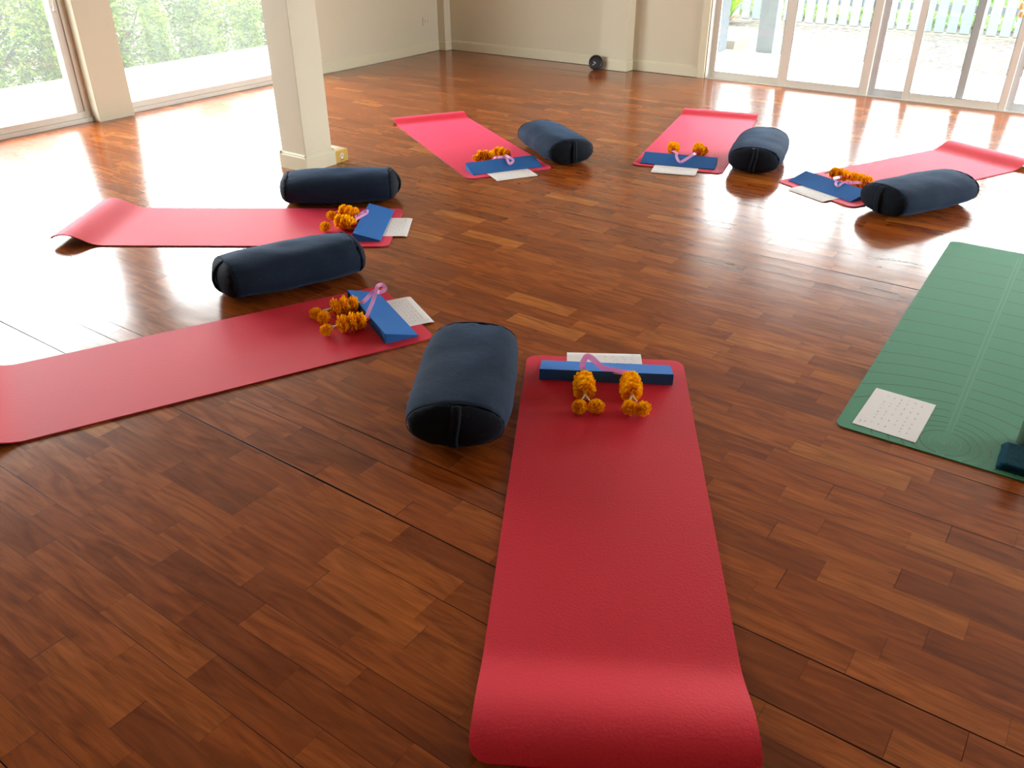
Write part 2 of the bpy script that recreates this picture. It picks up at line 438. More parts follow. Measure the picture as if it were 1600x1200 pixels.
# sliding doors on the back wall
def door_panel(idx, x0, x1, yoff, mat, rail0=.0, st=.065, lights=None):
    d = empty('door_%d' % idx, (x0, YB+yoff, 0)); tag(d, kind='structure')
    w = x1-x0; fb = bmesh.new()
    box(fb, 0, st, -.02, .02, .0, DT-.03, bev=.003)
    box(fb, w-st, w, -.02, .02, .0, DT-.03, bev=.003)
    box(fb, st, w-st, -.018, .018, rail0, .062, bev=.003)
    box(fb, st, w-st, -.018, .018, DT-.10, DT-.03, bev=.003)
    obj('door_frame', fb, mat, d)
    gb = bmesh.new(); box(gb, st, w-st, -.003, .003, .062, DT-.10)
    obj('glass_pane', gb, M['glass'], d)
    kb = bmesh.new()
    s = .004
    box(kb, st, st+s, -.0195, -.0185, .062, DT-.10); box(kb, w-st-s, w-st, -.0195, -.0185, .062, DT-.10)
    box(kb, st, w-st, -.0195, -.0185, .062, .062+s)
    obj('gasket', kb, M['gasket'], d)
    return d
door_panel(1, -3.545, -2.775, .085, M['frame'], st=.055)
door_panel(2, -2.80, -1.965, .04, M['frame'], st=.075)
door_panel(3, -1.975, -1.165, .085, M['frame_out'], st=.06)
door_panel(4, -1.655, -.815, .04, M['frame'], st=.055)
door_panel(5, -.83, .02, .085, M['frame_out'], st=.06)
door_panel(6, -.02, .80, .04, M['frame'], st=.06)
bm = bmesh.new()
box(bm, -3.60, -3.545, YB-.005, YB+.13, 0, DT, bev=.003)
box(bm, .80, .84, YB-.005, YB+.13, 0, DT, bev=.003)
box(bm, -3.545, .80, YB-.005, YB+.13, DT-.03, DT, bev=.003)
box(bm, -3.545, .80, YB+.004, YB+.13, -.01, .006)
tag(obj('trim_2', bm, M['frame']), kind='structure')

# free-standing pillar
p = empty('pillar', (-4.485, 3.868, 0))
tag(p, 'square cream pillar with a moulded skirting standing free on the wooden floor', 'pillar')
bm = bmesh.new(); box(bm, -.118, .118, -.118, .118, 0, H, bev=.003); obj('pillar_shaft', bm, M['wall'], p)
bm = bmesh.new()
for k in range(4):
    a = k*PI/2; R = Matrix.Rotation(a, 3, 'Z'); s = .118
    P = R @ Vector((-s-.0155, -s, 0)); Q = R @ Vector((s+.0155, -s, 0)); N = R @ Vector((0, -1, 0))
    skirting(bm, P.xy, Q.xy, N.xy, z0=0.0)
bmesh.ops.recalc_face_normals(bm, faces=bm.faces)
obj('skirting', bm, M['trim'], p)

# ------------------------------------------------------------------ outside
bm = bmesh.new(); box(bm, -9.07, XL-TH, YF-6, 14, -.2, -.012)
tag(obj('terrace', bm, M['terrace']), kind='structure')
bm = bmesh.new(); box(bm, XL-TH, 7, YB+TH, 10.30, -.2, -.012)
tag(obj('veranda', bm, M['terrace']), kind='structure')
bm = bmesh.new(); box(bm, XL-TH, 9, 10.30, 22, -.35, -.15)
tag(obj('gravel_yard', bm, M['gravel']), kind='structure')
bm = bmesh.new(); box(bm, -26, -9.07, -14, 26, -.5, -.3)
tag(obj('ground', bm, M['soil']), kind='structure')

for (x0, x1, y0, y1, lab) in ((-4.42, -4.115, 10.03, 10.25, 'grey rendered veranda post beside the concrete planter, close to the door jamb'),
                              (-3.764, -3.567, 10.30, 10.47, 'grey rendered veranda post standing between planter and gravel, second from the jamb')):
    w, d = x1-x0, y1-y0
    e = empty('veranda_post', ((x0+x1)/2, (y0+y1)/2, -.15)); tag(e, lab, 'post')
    bm = bmesh.new(); box(bm, -w/2, w/2, -d/2, d/2, 0, 2.45, bev=.004); obj('post_shaft', bm, M['post'], e)

bm = bmesh.new(); box(bm, -4.6, 1.6, YB+TH, 11.5, 2.3, 2.42)
vr = tag(obj('trim_3', bm, M['soffit']), kind='structure')     # veranda soffit carried by the posts
bm = bmesh.new(); box(bm, -8.6, XL-TH, -2, YB+TH, 2.42, 2.52)
tag(obj('trim_4', bm, M['soffit']), kind='structure')     # eave over the terrace

# concrete planter
pl = empty('planter_box', (-4.36, 10.76, -.15)); tag(pl, 'square concrete planter box with soil and pebbles behind the veranda post', 'planter')
bm = bmesh.new()
def frustum(bm, a0, a1, z0, z1, flip=False):
    v = [bm.verts.new((sx*a, sy*a, z)) for a, z in ((a0, z0), (a1, z1)) for sx, sy in ((-1,-1),(1,-1),(1,1),(-1,1))]
    for i in range(4):
        j = (i+1) % 4
        f = (v[i], v[j], v[4+j], v[4+i]); bm.faces.new(f[::-1] if flip else f)
    return v
o_ = frustum(bm, .20, .245, 0, .21); i_ = frustum(bm, .175, .205, .13, .21, True)
for i in range(4):
    j = (i+1) % 4; bm.faces.new((o_[4+i], o_[4+j], i_[4+j], i_[4+i]))
bm.faces.new(o_[:4][::-1])
obj('planter_body', bm, M['concrete'], pl)
bm = bmesh.new(); box(bm, -.18, .18, -.18, .18, .12, .15); obj('soil', bm, M['soil'], pl)
for k in range(9):
    bm = bmesh.new(); bmesh.ops.create_icosphere(bm, subdivisions=2, radius=.028)
    bmesh.ops.scale(bm, vec=(1.2, .9, .7), verts=bm.verts)
    obj('pebble', bm, M['concrete'] if k % 2 else M['white'], pl, True, (random.uniform(-.14,.14), random.uniform(-.14,.14), .165))

# board fence with green gaps
fe = empty('board_fence', (-1, 14.17, -.15)); tag(fe, 'pale blue board fence with green showing through its gaps, behind the gravel yard', 'fence')
first = None
for k in range(64):
    if first is None:
        bm = bmesh.new(); box(bm, -.066, .066, -.012, .012, .03, 2.0, bev=.003)
        first = obj('board', bm, M['fence'], fe); b_ = first
    else:
        b_ = first.copy(); link(b_, fe)
    b_.location = (-7.0 + k*.172, 0, 0)
bm = bmesh.new(); box(bm, -7.1, 4.1, .013, .05, .3, .4); box(bm, -7.1, 4.1, .013, .05, 1.6, 1.7); obj('rail', bm, M['fence'], fe)
bm = bmesh.new(); box(bm, -7.1, 4.1, .0, .03, 0, .03); obj('kickboard', bm, M['concrete'], fe)

def leaf_cloud(bm, n, shape, size, seed, flat=.6):
    rnd = random.Random(seed)
    for _ in range(n):
        c, out = shape(rnd)
        s = size*rnd.uniform(.6, 1.35)
        d = (out + Vector((rnd.gauss(0,1), rnd.gauss(0,1), rnd.gauss(0,1)))*flat).normalized()
        t = d.cross(Vector((rnd.gauss(0,1), rnd.gauss(0,1), rnd.gauss(0,1)))).normalized()
        u = d.cross(t)
        a = bm.verts.new(c - t*s); b = bm.verts.new(c + u*s*.42 + d*s*.1); e = bm.verts.new(c + t*s); f = bm.verts.new(c - u*s*.42 + d*s*.1)
        bm.faces.new((a, b, e, f))

def shrub_shape(rx, ry, h):
    def f(rnd):
        th = rnd.uniform(0, 2*PI); z = rnd.uniform(.0, 1); r = rnd.uniform(.5, 1)**.5
        prof = (1-max(0, (z-.55)/.45)**2.2)**.5 if z > .55 else 1.0
        lump = 1 + .16*noise.noise(Vector((math.cos(th)*2.2, math.sin(th)*2.2, z*5)))
        c_, s_ = math.cos(th), math.sin(th)
        bx = math.copysign(abs(c_)**.6, c_)*rx*r*prof*lump; by = math.copysign(abs(s_)**.6, s_)*ry*r*prof*lump
        return Vector((bx, by, z*h)), Vector((c_, s_, .3))
    return f

sbm = bmesh.new(); leaf_cloud(sbm, 20000, shrub_shape(.66, .62, 2.5), .036, 3)
sme = bpy.data.meshes.new('foliage'); sbm.to_mesh(sme); sbm.free(); sme.materials.append(M['leaf'])
tb = bmesh.new()
for k in range(7):
    a = k*.9; tube(tb, catmull([(0, 0, 0), (.12*math.cos(a), .12*math.sin(a), .5), (.45*math.cos(a), .5*math.sin(a), 1.1), (.6*math.cos(a), .75*math.sin(a), 1.9)], 5), lambda t: .03*(1-.8*t), 6)
tme = bpy.data.meshes.new('stems'); tb.to_mesh(tme); tb.free(); tme.materials.append(M['bark'])
for k in range(10):
    y = -2.4 + k*1.35
    e = empty('shrub', (-9.86 - (.05 if k % 2 else .0), y, -.3), (k % 2)*PI)
    e.scale = (1, 1, [.54, .62, .57, .66][k % 4])
    tag(e, 'leafy green garden shrub in the hedge beyond the left windows', 'shrub', 'green shrubs beyond the left windows')
    o = bpy.data.objects.new('foliage', sme); link(o, e)
    o = bpy.data.objects.new('stems', tme); link(o, e)

# hedge seen through the fence gaps
hb = bmesh.new()
def hedge_shape(rnd):
    return Vector((rnd.uniform(-5.2, 5.2), rnd.uniform(-.25, .35), rnd.uniform(0, 1.75))), Vector((0, -1, 0))
leaf_cloud(hb, 20000, hedge_shape, .07, 9)
h_ = obj('hedge', hb, M['leaf_back'], None, loc=(-2.2, 15.2, -.15))
tag(h_, 'bright green hedge growing behind the pale blue board fence', 'hedge')

# strappy plant by the fence
pp = empty('strappy_plant', (-5.50, 13.55, -.15)); tag(pp, 'yellow-green strappy plant with dry leaves at its foot, in front of the fence', 'plant')
def straps(n, L, w, lift, seed):
    bm = bmesh.new(); rnd = random.Random(seed)
    for k in range(n):
        a = rnd.uniform(0, 2*PI); le = L*rnd.uniform(.6, 1.1); li = lift*rnd.uniform(.5, 1.2)
        pts = []
        for i in range(7):
            t = i/6
            pts.append(Vector((math.cos(a)*le*t*.75, math.sin(a)*le*t*.75, li*math.sin(t*PI*.62)*le)))
        side = Vector((-math.sin(a), math.cos(a), 0)); prev = None
        for i, q in enumerate(pts):
            ww = w*math.sin(PI*(.12+.86*i/6))
            cur = (bm.verts.new(q-side*ww), bm.verts.new(q+side*ww))
            if prev: bm.faces.new((prev[0], prev[1], cur[1], cur[0]))
            prev = cur
    return bm
obj('leaves', straps(34, .75, .028, 1.1, 5), M['palm'], pp)
obj('dry_leaves', straps(46, .5, .012, .35, 6), M['dry'], pp)
bm = bmesh.new(); tube(bm, [(0,0,0), (.02,.01,.3), (.0,.03,.7)], lambda t: .035*(1-.5*t), 8); obj('trunk', bm, M['bark'], pp)

# orange shells hanging outside the far right door
so = empty('hanging_shells', (-.925, 8.66, .70)); tag(so, 'string of orange shells hanging outside the far right glass door', 'ornament')
for k in range(6):
    bm = bmesh.new(); bmesh.ops.create_icosphere(bm, subdivisions=2, radius=.024)
    for v in bm.verts: v.co *= 1 + .12*noise.noise(v.co*60+Vector((k,0,0)))
    bmesh.ops.scale(bm, vec=(1, .8, 1.15), verts=bm.verts)
    obj('shell', bm, M['orange'], so, True, (.006*(-1)**k, 0, .03+k*.062))
bm = bmesh.new(); tube(bm, [(0,0,.02), (0,0,2.24)], .0015, 5); obj('string', bm, M['white'], so)

# ------------------------------------------------------------------ yoga mats
def curl(s, L, Lc, hz):
    t = (s-(L-Lc))/Lc
    if t <= 0: return 0.0
    if t < .68:
        u = t/.68; return hz*(u*u*(3-2*u))
    u = (t-.68)/.32
    return hz*(1-.55*u*u)

def mat_mesh(L, W, th, Lc, hz, r0, r1, zbase=0.0, nx=10, skew=0.0):
    """sheet lying along +Y with rounded corners; the far end rises in a curl"""
    st = []
    def add(s, half): st.append((s, half))
    for k in range(7):
        a = k/6*PI/2; add(r0*(1-math.cos(a)), W/2 - r0*(1-math.sin(a)))
    n = 60
    for k in range(1, n): add(r0+(L-r0-r1)*k/n, W/2)
    for k in range(7):
        a = PI/2*(1-k/6); add(L-r1*(1-math.cos(a)), W/2 - r1*(1-math.sin(a)))
    N = 400; ys = [0.0]
    for i in range(N):
        s0, s1 = L*i/N, L*(i+1)/N
        dz = curl(s1, L, Lc, hz)-curl(s0, L, Lc, hz); ds = L/N
        ys.append(ys[-1] + math.sqrt(max(ds*ds-dz*dz, 1e-9)))
    def Y(s):
        f = min(max(s/L*N, 0), N-1e-6); i = int(f); return ys[i]+(ys[i+1]-ys[i])*(f-i)
    bm = bmesh.new(); rows = []
    for s, hw in st:
        y = Y(s); e = .002
        z = curl(s, L, Lc, hz)
        dz = (curl(min(s+e, L), L, Lc, hz)-curl(s-e, L, Lc, hz))/(2*e)
        nv = Vector((0, -dz, 1)).normalized()
        row = []
        for i in range(nx+1):
            x = -hw + 2*hw*i/nx
            zz = z*(1+skew*x/(W/2))
            b = Vector((x, y, zz+zbase)); row.append((b, b+nv*th))
        rows.append(row)
    tv = [[bm.verts.new(c[1]) for c in r] for r in rows]
    bv = [[bm.verts.new(c[0]) for c in r] for r in rows]
    m = len(rows)
    for j in range(m-1):
        for i in range(nx):
            bm.faces.new((tv[j][i], tv[j][i+1], tv[j+1][i+1], tv[j+1][i]))
            bm.faces.new((bv[j][i], bv[j+1][i], bv[j+1][i+1], bv[j][i+1]))
        bm.faces.new((tv[j][0], tv[j+1][0], bv[j+1][0], bv[j][0]))
        bm.faces.new((tv[j][nx], bv[j][nx], bv[j+1][nx], tv[j+1][nx]))
    for i in range(nx):
        bm.faces.new((tv[0][i+1], tv[0][i], bv[0][i], bv[0][i+1]))
        bm.faces.new((tv[m-1][i], tv[m-1][i+1], bv[m-1][i+1], bv[m-1][i]))
    return bm

R = math.radians
MATS = [ # x, y, heading of local X, length, curl length, curl height, skew, label
 (-1.403, 2.602, 210.50, 1.86, .34, .045, -.15, 'red yoga mat in the foreground running straight down the picture'),
 (-2.356, 2.484, 154.98, 1.84, .30, .045, 0, 'red yoga mat running out of the left edge of the picture'),
 (-3.132, 3.277, 124.16, 1.84, .30, .060, 0, 'red yoga mat in front of the pillar, its far end lifted in a curl'),
 (-3.201, 4.489, 58.61, 1.82, .20, .030, 0, 'red yoga mat with the far left corner curled, between pillar and black clock'),
 (-2.347, 5.207, 13.39, 1.80, .20, .030, 0, 'red yoga mat pointing at the sliding doors, middle one of the far row'),
 (-1.410, 5.195, 334.50, 1.80, .28, .045, 0, 'red yoga mat at the far right, running out of the right edge'),
]
for (x, y, a, L, Lc, hz, sk, lab) in MATS:
    e = empty('yoga_mat', (x, y, 0), R(a)); tag(e, lab, 'yoga mat', 'red yoga mats laid out in a circle')
    obj('top_layer', mat_mesh(L, .62, .0045, Lc, hz, .05, .05, .002, skew=sk), M['red'], e, 'auto')
    u = obj('underside', mat_mesh(L-.002, .618, .0018, Lc, hz, .05, .05, .0002, skew=sk), M['under'], e, 'auto')
    u['label'] = 'dark slate underside'
MT = .0066   # top of a red mat

# green mat with an incised pattern
gm = empty('alignment_mat', (-.500, 2.640, 0), R(1.1)); tag(gm, 'sage green yoga mat with incised ripple lines lying at the right edge', 'yoga mat')
GW, GL = .68, 2.165
bm = mat_mesh(GL, GW, .004, .1, .001, .035, .035, .0015)
bmesh.ops.translate(bm, vec=(GW/2, 0, 0), verts=bm.verts)
obj('top_layer', bm, M['green'], gm)
bm = mat_mesh(GL, GW, .0014, .1, .001, .035, .035, .0001)
bmesh.ops.translate(bm, vec=(GW/2, 0, 0), verts=bm.verts)
obj('base_layer', bm, M['black_edge'], gm)
GZ = .0056
def flat_line(bm, pts, w, z=GZ):
    prev = None
    for i, q in enumerate(pts):
        a = Vector(pts[max(i-1, 0)]); b = Vector(pts[min(i+1, len(pts)-1)])
        t = (b-a).normalized(); n = Vector((-t.y, t.x))
        q = Vector(q)
        cur = [bm.verts.new((*(q-n*w/2), z)), bm.verts.new((*(q+n*w/2), z)), bm.verts.new((*(q+n*w/2), z+.00025)), bm.verts.new((*(q-n*w/2), z+.00025))]
        if prev:
            bm.faces.new((prev[3], prev[2], cur[2], cur[3])); bm.faces.new((prev[0], prev[3], cur[3], cur[0])); bm.faces.new((prev[2], prev[1], cur[1], cur[2]))
        prev = cur
lb = bmesh.new()
xc = GW/2
lines = [(1.917,1.927),(1.753,1.773),(1.595,1.615),(1.444,1.467),(1.303,1.320),(1.158,1.186),(1.015,1.047),(.890,.927),(.772,.813),(.654,.714),(.548,.618),(.450,.526),(.345,.454),(.223,.378)]
for ye, yc in lines:
    for sgn in (-1, 1):
        pts = [(xc+sgn*(.016+(xc-.016-.004)*t/12), yc-(yc-ye)*(((.016+(xc-.016)*t/12)/xc)**2)) for t in range(13)]
        flat_line(lb, pts, .0040)
CY = .092
for r_, amax in ((.232, 150), (.18, 138), (.14, 128), (.108, 165), (.078, 172)):
    for sgn in (-1, 1):
        pts = []
        for t in range(41):
            a = R(5+(amax-5)*t/40) if r_ > .1 else R(9+(amax-9)*t/40)
            px, py = xc+sgn*r_*math.sin(a), CY+r_*math.cos(a)*.98
            if py < .006: break
            pts.append((px, py))
        flat_line(lb, pts, .0034)
obj('incised_lines', lb, M['green_line'], gm)
lb = bmesh.new()
for sgn in (-1, 1):
    flat_line(lb, [(xc+sgn*.008, CY+.085+(GL-.14-CY)*t/10) for t in range(11)], .0016)
    flat_line(lb, [(xc+sgn*.011, .004), (xc+sgn*.011, .018)], .0016)
flat_line(lb, [(xc+.05*math.cos(R(a)), CY+.05*math.sin(R(a))) for a in range(0, 361, 10)], .0015)
for k in range(5):        # lotus emblem
    a0 = R(90+(k-2)*33); ll = .040
    for s2 in (-1, 1):
        flat_line(lb, [(xc+ll*u*math.cos(a0)-s2*.010*math.sin(PI*u)*math.sin(a0), CY-.014+ll*u*math.sin(a0)+s2*.010*math.sin(PI*u)*math.cos(a0)) for u in [i/8 for i in range(9)]], .0014)
obj('centre_line_emblem', lb, M['green_light'], gm)

# ------------------------------------------------------------------ papers (A4) with faint writing
def paper(cx, cy, ang, lab, z, grp, droop=0.0, seed=0, full=False):
    """origin = centre of the outer long edge, local +Y runs inwards, local X along the edge"""
    e = empty('paper_sheet', (cx, cy, z), ang); tag(e, lab, 'paper', grp)
    bm = bmesh.new(); nx, ny = 8, 8; V = []
    def hz(y): return -droop*max(0, 1-y/.028)**2
    for j in range(ny+1):
        V.append([(-.1485+.297*i/nx, .21*(j/ny)**1.5) for i in range(nx+1)])
    tv = [[bm.verts.new((x, y, hz(y)+.0006)) for x, y in r] for r in V]
    bv = [[bm.verts.new((x, y, hz(y))) for x, y in r] for r in V]
    for j in range(ny):
        for i in range(nx):
            bm.faces.new((tv[j][i], tv[j][i+1], tv[j+1][i+1], tv[j+1][i]))
            bm.faces.new((bv[j][i], bv[j+1][i], bv[j+1][i+1], bv[j][i+1]))
        bm.faces.new((tv[j][0], tv[j+1][0], bv[j+1][0], bv[j][0])); bm.faces.new((tv[j][nx], bv[j][nx], bv[j+1][nx], tv[j+1][nx]))
    for i in range(nx):
        bm.faces.new((tv[0][i+1], tv[0][i], bv[0][i], bv[0][i+1])); bm.faces.new((tv[ny][i], tv[ny][i+1], bv[ny][i+1], bv[ny][i]))
    obj('sheet', bm, M['paper'], e)
    rnd = random.Random(seed); ib = bmesh.new()
    def stroke(x0, x1, y, w):
        z_ = hz(y)+.00075
        vs = [ib.verts.new(p_) for p_ in ((x0, y-w/2, z_), (x1, y-w/2, z_), (x1, y+w/2, z_), (x0, y+w/2, z_))]
        ib.faces.new(vs)
    def word(x, y, n, hgt):
        for k in range(n):
            w_ = hgt*.5
            if rnd.random() < .8: stroke(x, x+w_*.8, y+rnd.uniform(-.3,.3)*hgt, .0007)
            # upright stroke
            z_ = hz(y)+.00075
            vs = [ib.verts.new(p_) for p_ in ((x, y-hgt/2, z_), (x+.0007, y-hgt/2, z_), (x+.0007, y+hgt/2, z_), (x, y+hgt/2, z_))]
            ib.faces.new(vs)
            x += w_
        return x
    if full:   # handwriting in columns, read from the left edge of the picture
        for (bx, by, n, hh) in [(.105,.018,6,.009),(.105,.033,4,.007)]: word(bx, by, n, hh)
        for row in range(6):
            y = .052+row*.024; x = -.125+rnd.uniform(0,.02)
            while x < .115:
                n = rnd.randint(2, 6); x = word(x, y, n, .005)+rnd.uniform(.012, .045)
        x = -.12
    else:
        word(-.125, .020, 5, .007) if not seed % 2 else word(-.128, .020, 4, .008)
        for row in range(9):
            y = .036+row*.017; x = -.125+rnd.uniform(0, .02)
            while x < .12:
                n = rnd.randint(2, 7); x = word(x, y, n, .0036)+rnd.uniform(.004, .03)
    tag(obj('faint_writing', ib, M['ink'], e), kind='stuff')
    return e

PAP = [((-1.550,2.560),(-1.302,2.714),(-1.503,2.481),'white A4 sheet sticking out behind the blue wedge on the foreground mat'),
 ((-2.438,2.606),(-2.174,2.465),(-2.247,2.376),'white A4 sheet sticking out beside the tilted wedge on the left edge mat'),
 ((-3.150,3.433),(-2.980,3.193),(-3.101,3.143),'white A4 sheet tucked under the wedge on the mat before the pillar'),
 ((-3.183,4.303),(-3.034,4.551),(-3.169,4.654),'white A4 sheet lying in front of the wedge on the mat between pillar and clock'),
 ((-2.454,5.050),(-2.173,5.139),(-2.227,5.304),'white A4 sheet lying in front of the wedge on the middle far mat'),
 ((-1.578,5.196),(-1.307,5.067),(-1.268,5.187),'white A4 sheet lying in front of the wedge on the far right red mat')]
for i, (A, B, Cc, lab) in enumerate(PAP):
    A, B, Cc = Vector(A), Vector(B), Vector(Cc)
    mid = (A+B)/2; d = (B-A).normalized(); inn = Vector((-d.y, d.x))
    if inn.dot(Cc-mid) < 0: d = -d
    paper(mid.x, mid.y, math.atan2(d.y, d.x), lab, MT+.0003, 'white A4 sheets at the red mats', .004, seed=i)
paper(-.450, 2.831, math.atan2(-(2.979-2.683), -(-.451+.455))+PI+PI, 'white A4 sheet with columns of faint writing lying on the green mat', GZ+.0006, None, 0.0, seed=20, full=True)

# ------------------------------------------------------------------ foam wedges
WL, WW, WH, WTn = .505, .146, .047, .006
WED = [(-1.300,2.432,30.06,'blue foam yoga wedge seen from its tall dark side on the foreground mat'),
 (-2.427,2.301,332.92,'blue foam yoga wedge on the left edge mat, under a standing ribbon loop'),
 (-3.3045,3.177,303.81,'blue foam yoga wedge on the mat in front of the pillar'),
 (-3.375,4.597,238.08,'blue foam yoga wedge on the far mat between pillar and clock'),
 (-2.404,5.398,196.27,'blue foam yoga wedge lying on the middle far mat, under a hanging ribbon curve'),
 (-1.334,5.391,155.12,'blue foam yoga wedge partly behind the bolster on the far right mat')]
def wedge(x, y, a, lab):
    e = empty('foam_wedge', (x, y, MT), R(a)); tag(e, lab, 'yoga wedge', 'blue foam wedges on the mats')
    bm = bmesh.new()
    cs = [(0, 0), (WW, 0), (WW, WTn), (0, WH)]
    Lv = [bm.verts.new((-WL/2, y_, z_)) for y_, z_ in cs]; Rv = [bm.verts.new((WL/2, y_, z_)) for y_, z_ in cs]
    faces = []
    for i in range(4):
        j = (i+1) % 4; faces.append(bm.faces.new((Lv[i], Rv[i], Rv[j], Lv[j])))
    bm.faces.new(Lv); bm.faces.new(Rv[::-1])
    bmesh.ops.recalc_face_normals(bm, faces=bm.faces)
    bmesh.ops.bevel(bm, geom=list(bm.edges), offset=.0014, segments=2, affect='EDGES')
    for f in bm.faces:
        if f.normal.z > .5: f.material_index = 0
        else: f.material_index = 0
    obj('wedge_body', bm, M['wedge'], e)
    return e
for w_ in WED: wedge(*w_)

# ------------------------------------------------------------------ bolsters
BL, BW, BH = .711, .363, .182
def sup(a, s, sc):
    ca, sa = math.cos(a), math.sin(a); e = .88
    return (math.copysign(abs(ca)**e, ca)*BW/2*sc, math.copysign(abs(sa)**e, sa)*BH/2*(.08+.92*sc)*min(1, sc*3)+BH/2)
def bscale(s):
    s = min(abs(s), 1.0)
    if s <= .82: return 1-.09*(s/.82)**4
    return .91*math.sqrt(max(1-((s-.82)/.18)**2.0, 0))
SEAM = .85
def bol_part(s0, s1, n, seed, cap, ns=72, wr=.004):
    bm = bmesh.new(); rings = []
    for k in range(n+1):
        t = k/n; s = s0+(s1-s0)*(math.sin(t*PI/2) if cap else t); sc = bscale(s)
        if cap and k == n: sc = 0
        ring = []
        if sc <= 1e-6:
            rings.append([bm.verts.new((0, s*BL/2, BH/2))]); continue
        for i in range(ns):
            a = 2*PI*i/ns; x, z = sup(a, s, sc)
            v = Vector((x, s*BL/2, z))
            nv = Vector((math.cos(a), 0, math.sin(a)))
            f = noise.noise(Vector((x*9, s*2.6, z*9))+Vector((seed*3.1, 0, 0)))*wr*1.5
            edge = max(0, 1-abs(abs(s)-SEAM)/.16)
            f += noise.noise(Vector((math.cos(a)*5, s*1.0, math.sin(a)*5))+Vector((seed, 9, 0)))*wr*edge*1.6
            f -= .004*math.exp(-((abs(s)-SEAM)/.012)**2)
            if z < .012: f = min(f, 0)*.2
            p_ = v + nv*f
            p_.z = max(p_.z, .0008)
            ring.append(bm.verts.new(p_))
        rings.append(ring)
    for A, B in zip(rings, rings[1:]):
        if len(B) == 1:
            for i in range(ns): bm.faces.new((A[i], B[0], A[(i+1) % ns]))
        else:
            for i in range(ns):
                j = (i+1) % ns; bm.faces.new((A[i], B[i], B[j], A[j]))
    bmesh.ops.recalc_face_normals(bm, faces=bm.faces)
    return bm
def bolster(x, y, th, lab, seed):
    e = empty('bolster', (x, y, 0), R(th-90)); tag(e, lab, 'bolster', 'navy bolsters beside the mats')
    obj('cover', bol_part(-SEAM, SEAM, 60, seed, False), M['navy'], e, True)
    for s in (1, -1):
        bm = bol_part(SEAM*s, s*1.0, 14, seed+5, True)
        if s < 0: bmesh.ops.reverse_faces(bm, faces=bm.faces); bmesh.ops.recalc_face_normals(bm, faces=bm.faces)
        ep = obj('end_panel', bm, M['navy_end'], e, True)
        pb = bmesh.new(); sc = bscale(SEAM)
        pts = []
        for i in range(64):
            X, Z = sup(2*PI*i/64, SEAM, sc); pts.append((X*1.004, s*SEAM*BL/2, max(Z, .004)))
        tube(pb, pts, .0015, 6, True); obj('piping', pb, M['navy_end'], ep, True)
        ep['label'] = 'round navy end panel, its colour darkened as if in shade'
        if s > 0: front = ep
    # carrying strap sewn down the middle of the end
    def endy(z):      # distance of the end surface from the centre on the mid line
        f = abs(z-BH/2)/(BH/2); lo, hi = .5, 1.0
        for _ in range(30):
            m = (lo+hi)/2; sc = bscale(m)
            if (.08+.92*sc)*min(1, sc*3) > f: lo = m
            else: hi = m
        return lo*BL/2
    sb = bmesh.new(); prev = None
    for i in range(21):
        t = i/20; z = .014+(BH-.026)*t; yy = endy(z) + .0015 + .009*math.sin(PI*t)
        tw = .006*math.sin(t*5+seed) - .004
        cur = [sb.verts.new(q_) for q_ in ((tw-.017, yy-.004, z), (tw-.014, yy+.004, z), (tw-.004, yy+.006, z), (tw+.001, yy+.0005, z), (tw+.006, yy+.005, z), (tw+.015, yy+.003, z), (tw+.017, yy-.004, z), (tw, yy-.009, z))]
        if prev:
            for k in range(8): sb.faces.new((prev[k], prev[(k+1) % 8], cur[(k+1) % 8], cur[k]))
        else: sb.faces.new(cur[::-1])
        prev = cur
    sb.faces.new(prev); bmesh.ops.recalc_face_normals(sb, faces=sb.faces)
    obj('carry_strap', sb, M['navy_end'], front, True)
BOL = [(-1.6573,2.0330,301.17,'navy velvet bolster standing end-on between the left edge mat and the foreground mat'),
 (-3.0320,2.4230,246.5,'navy bolster lying between the left edge mat and the mat before the pillar'),
 (-3.7509,3.4574,42.0,'navy bolster lying at the foot of the cream pillar'),
 (-3.2469,5.0805,325.7,'navy bolster beside the far mat between pillar and clock, dark end towards the viewer'),
 (-1.9597,5.6991,283.9,'navy bolster right of the middle far mat, showing its round dark end'),
 (-.8295,5.3058,242.9,'navy bolster lying across the near side of the far right red mat')]
for i, b_ in enumerate(BOL): bolster(*b_, i*1.7+.4)

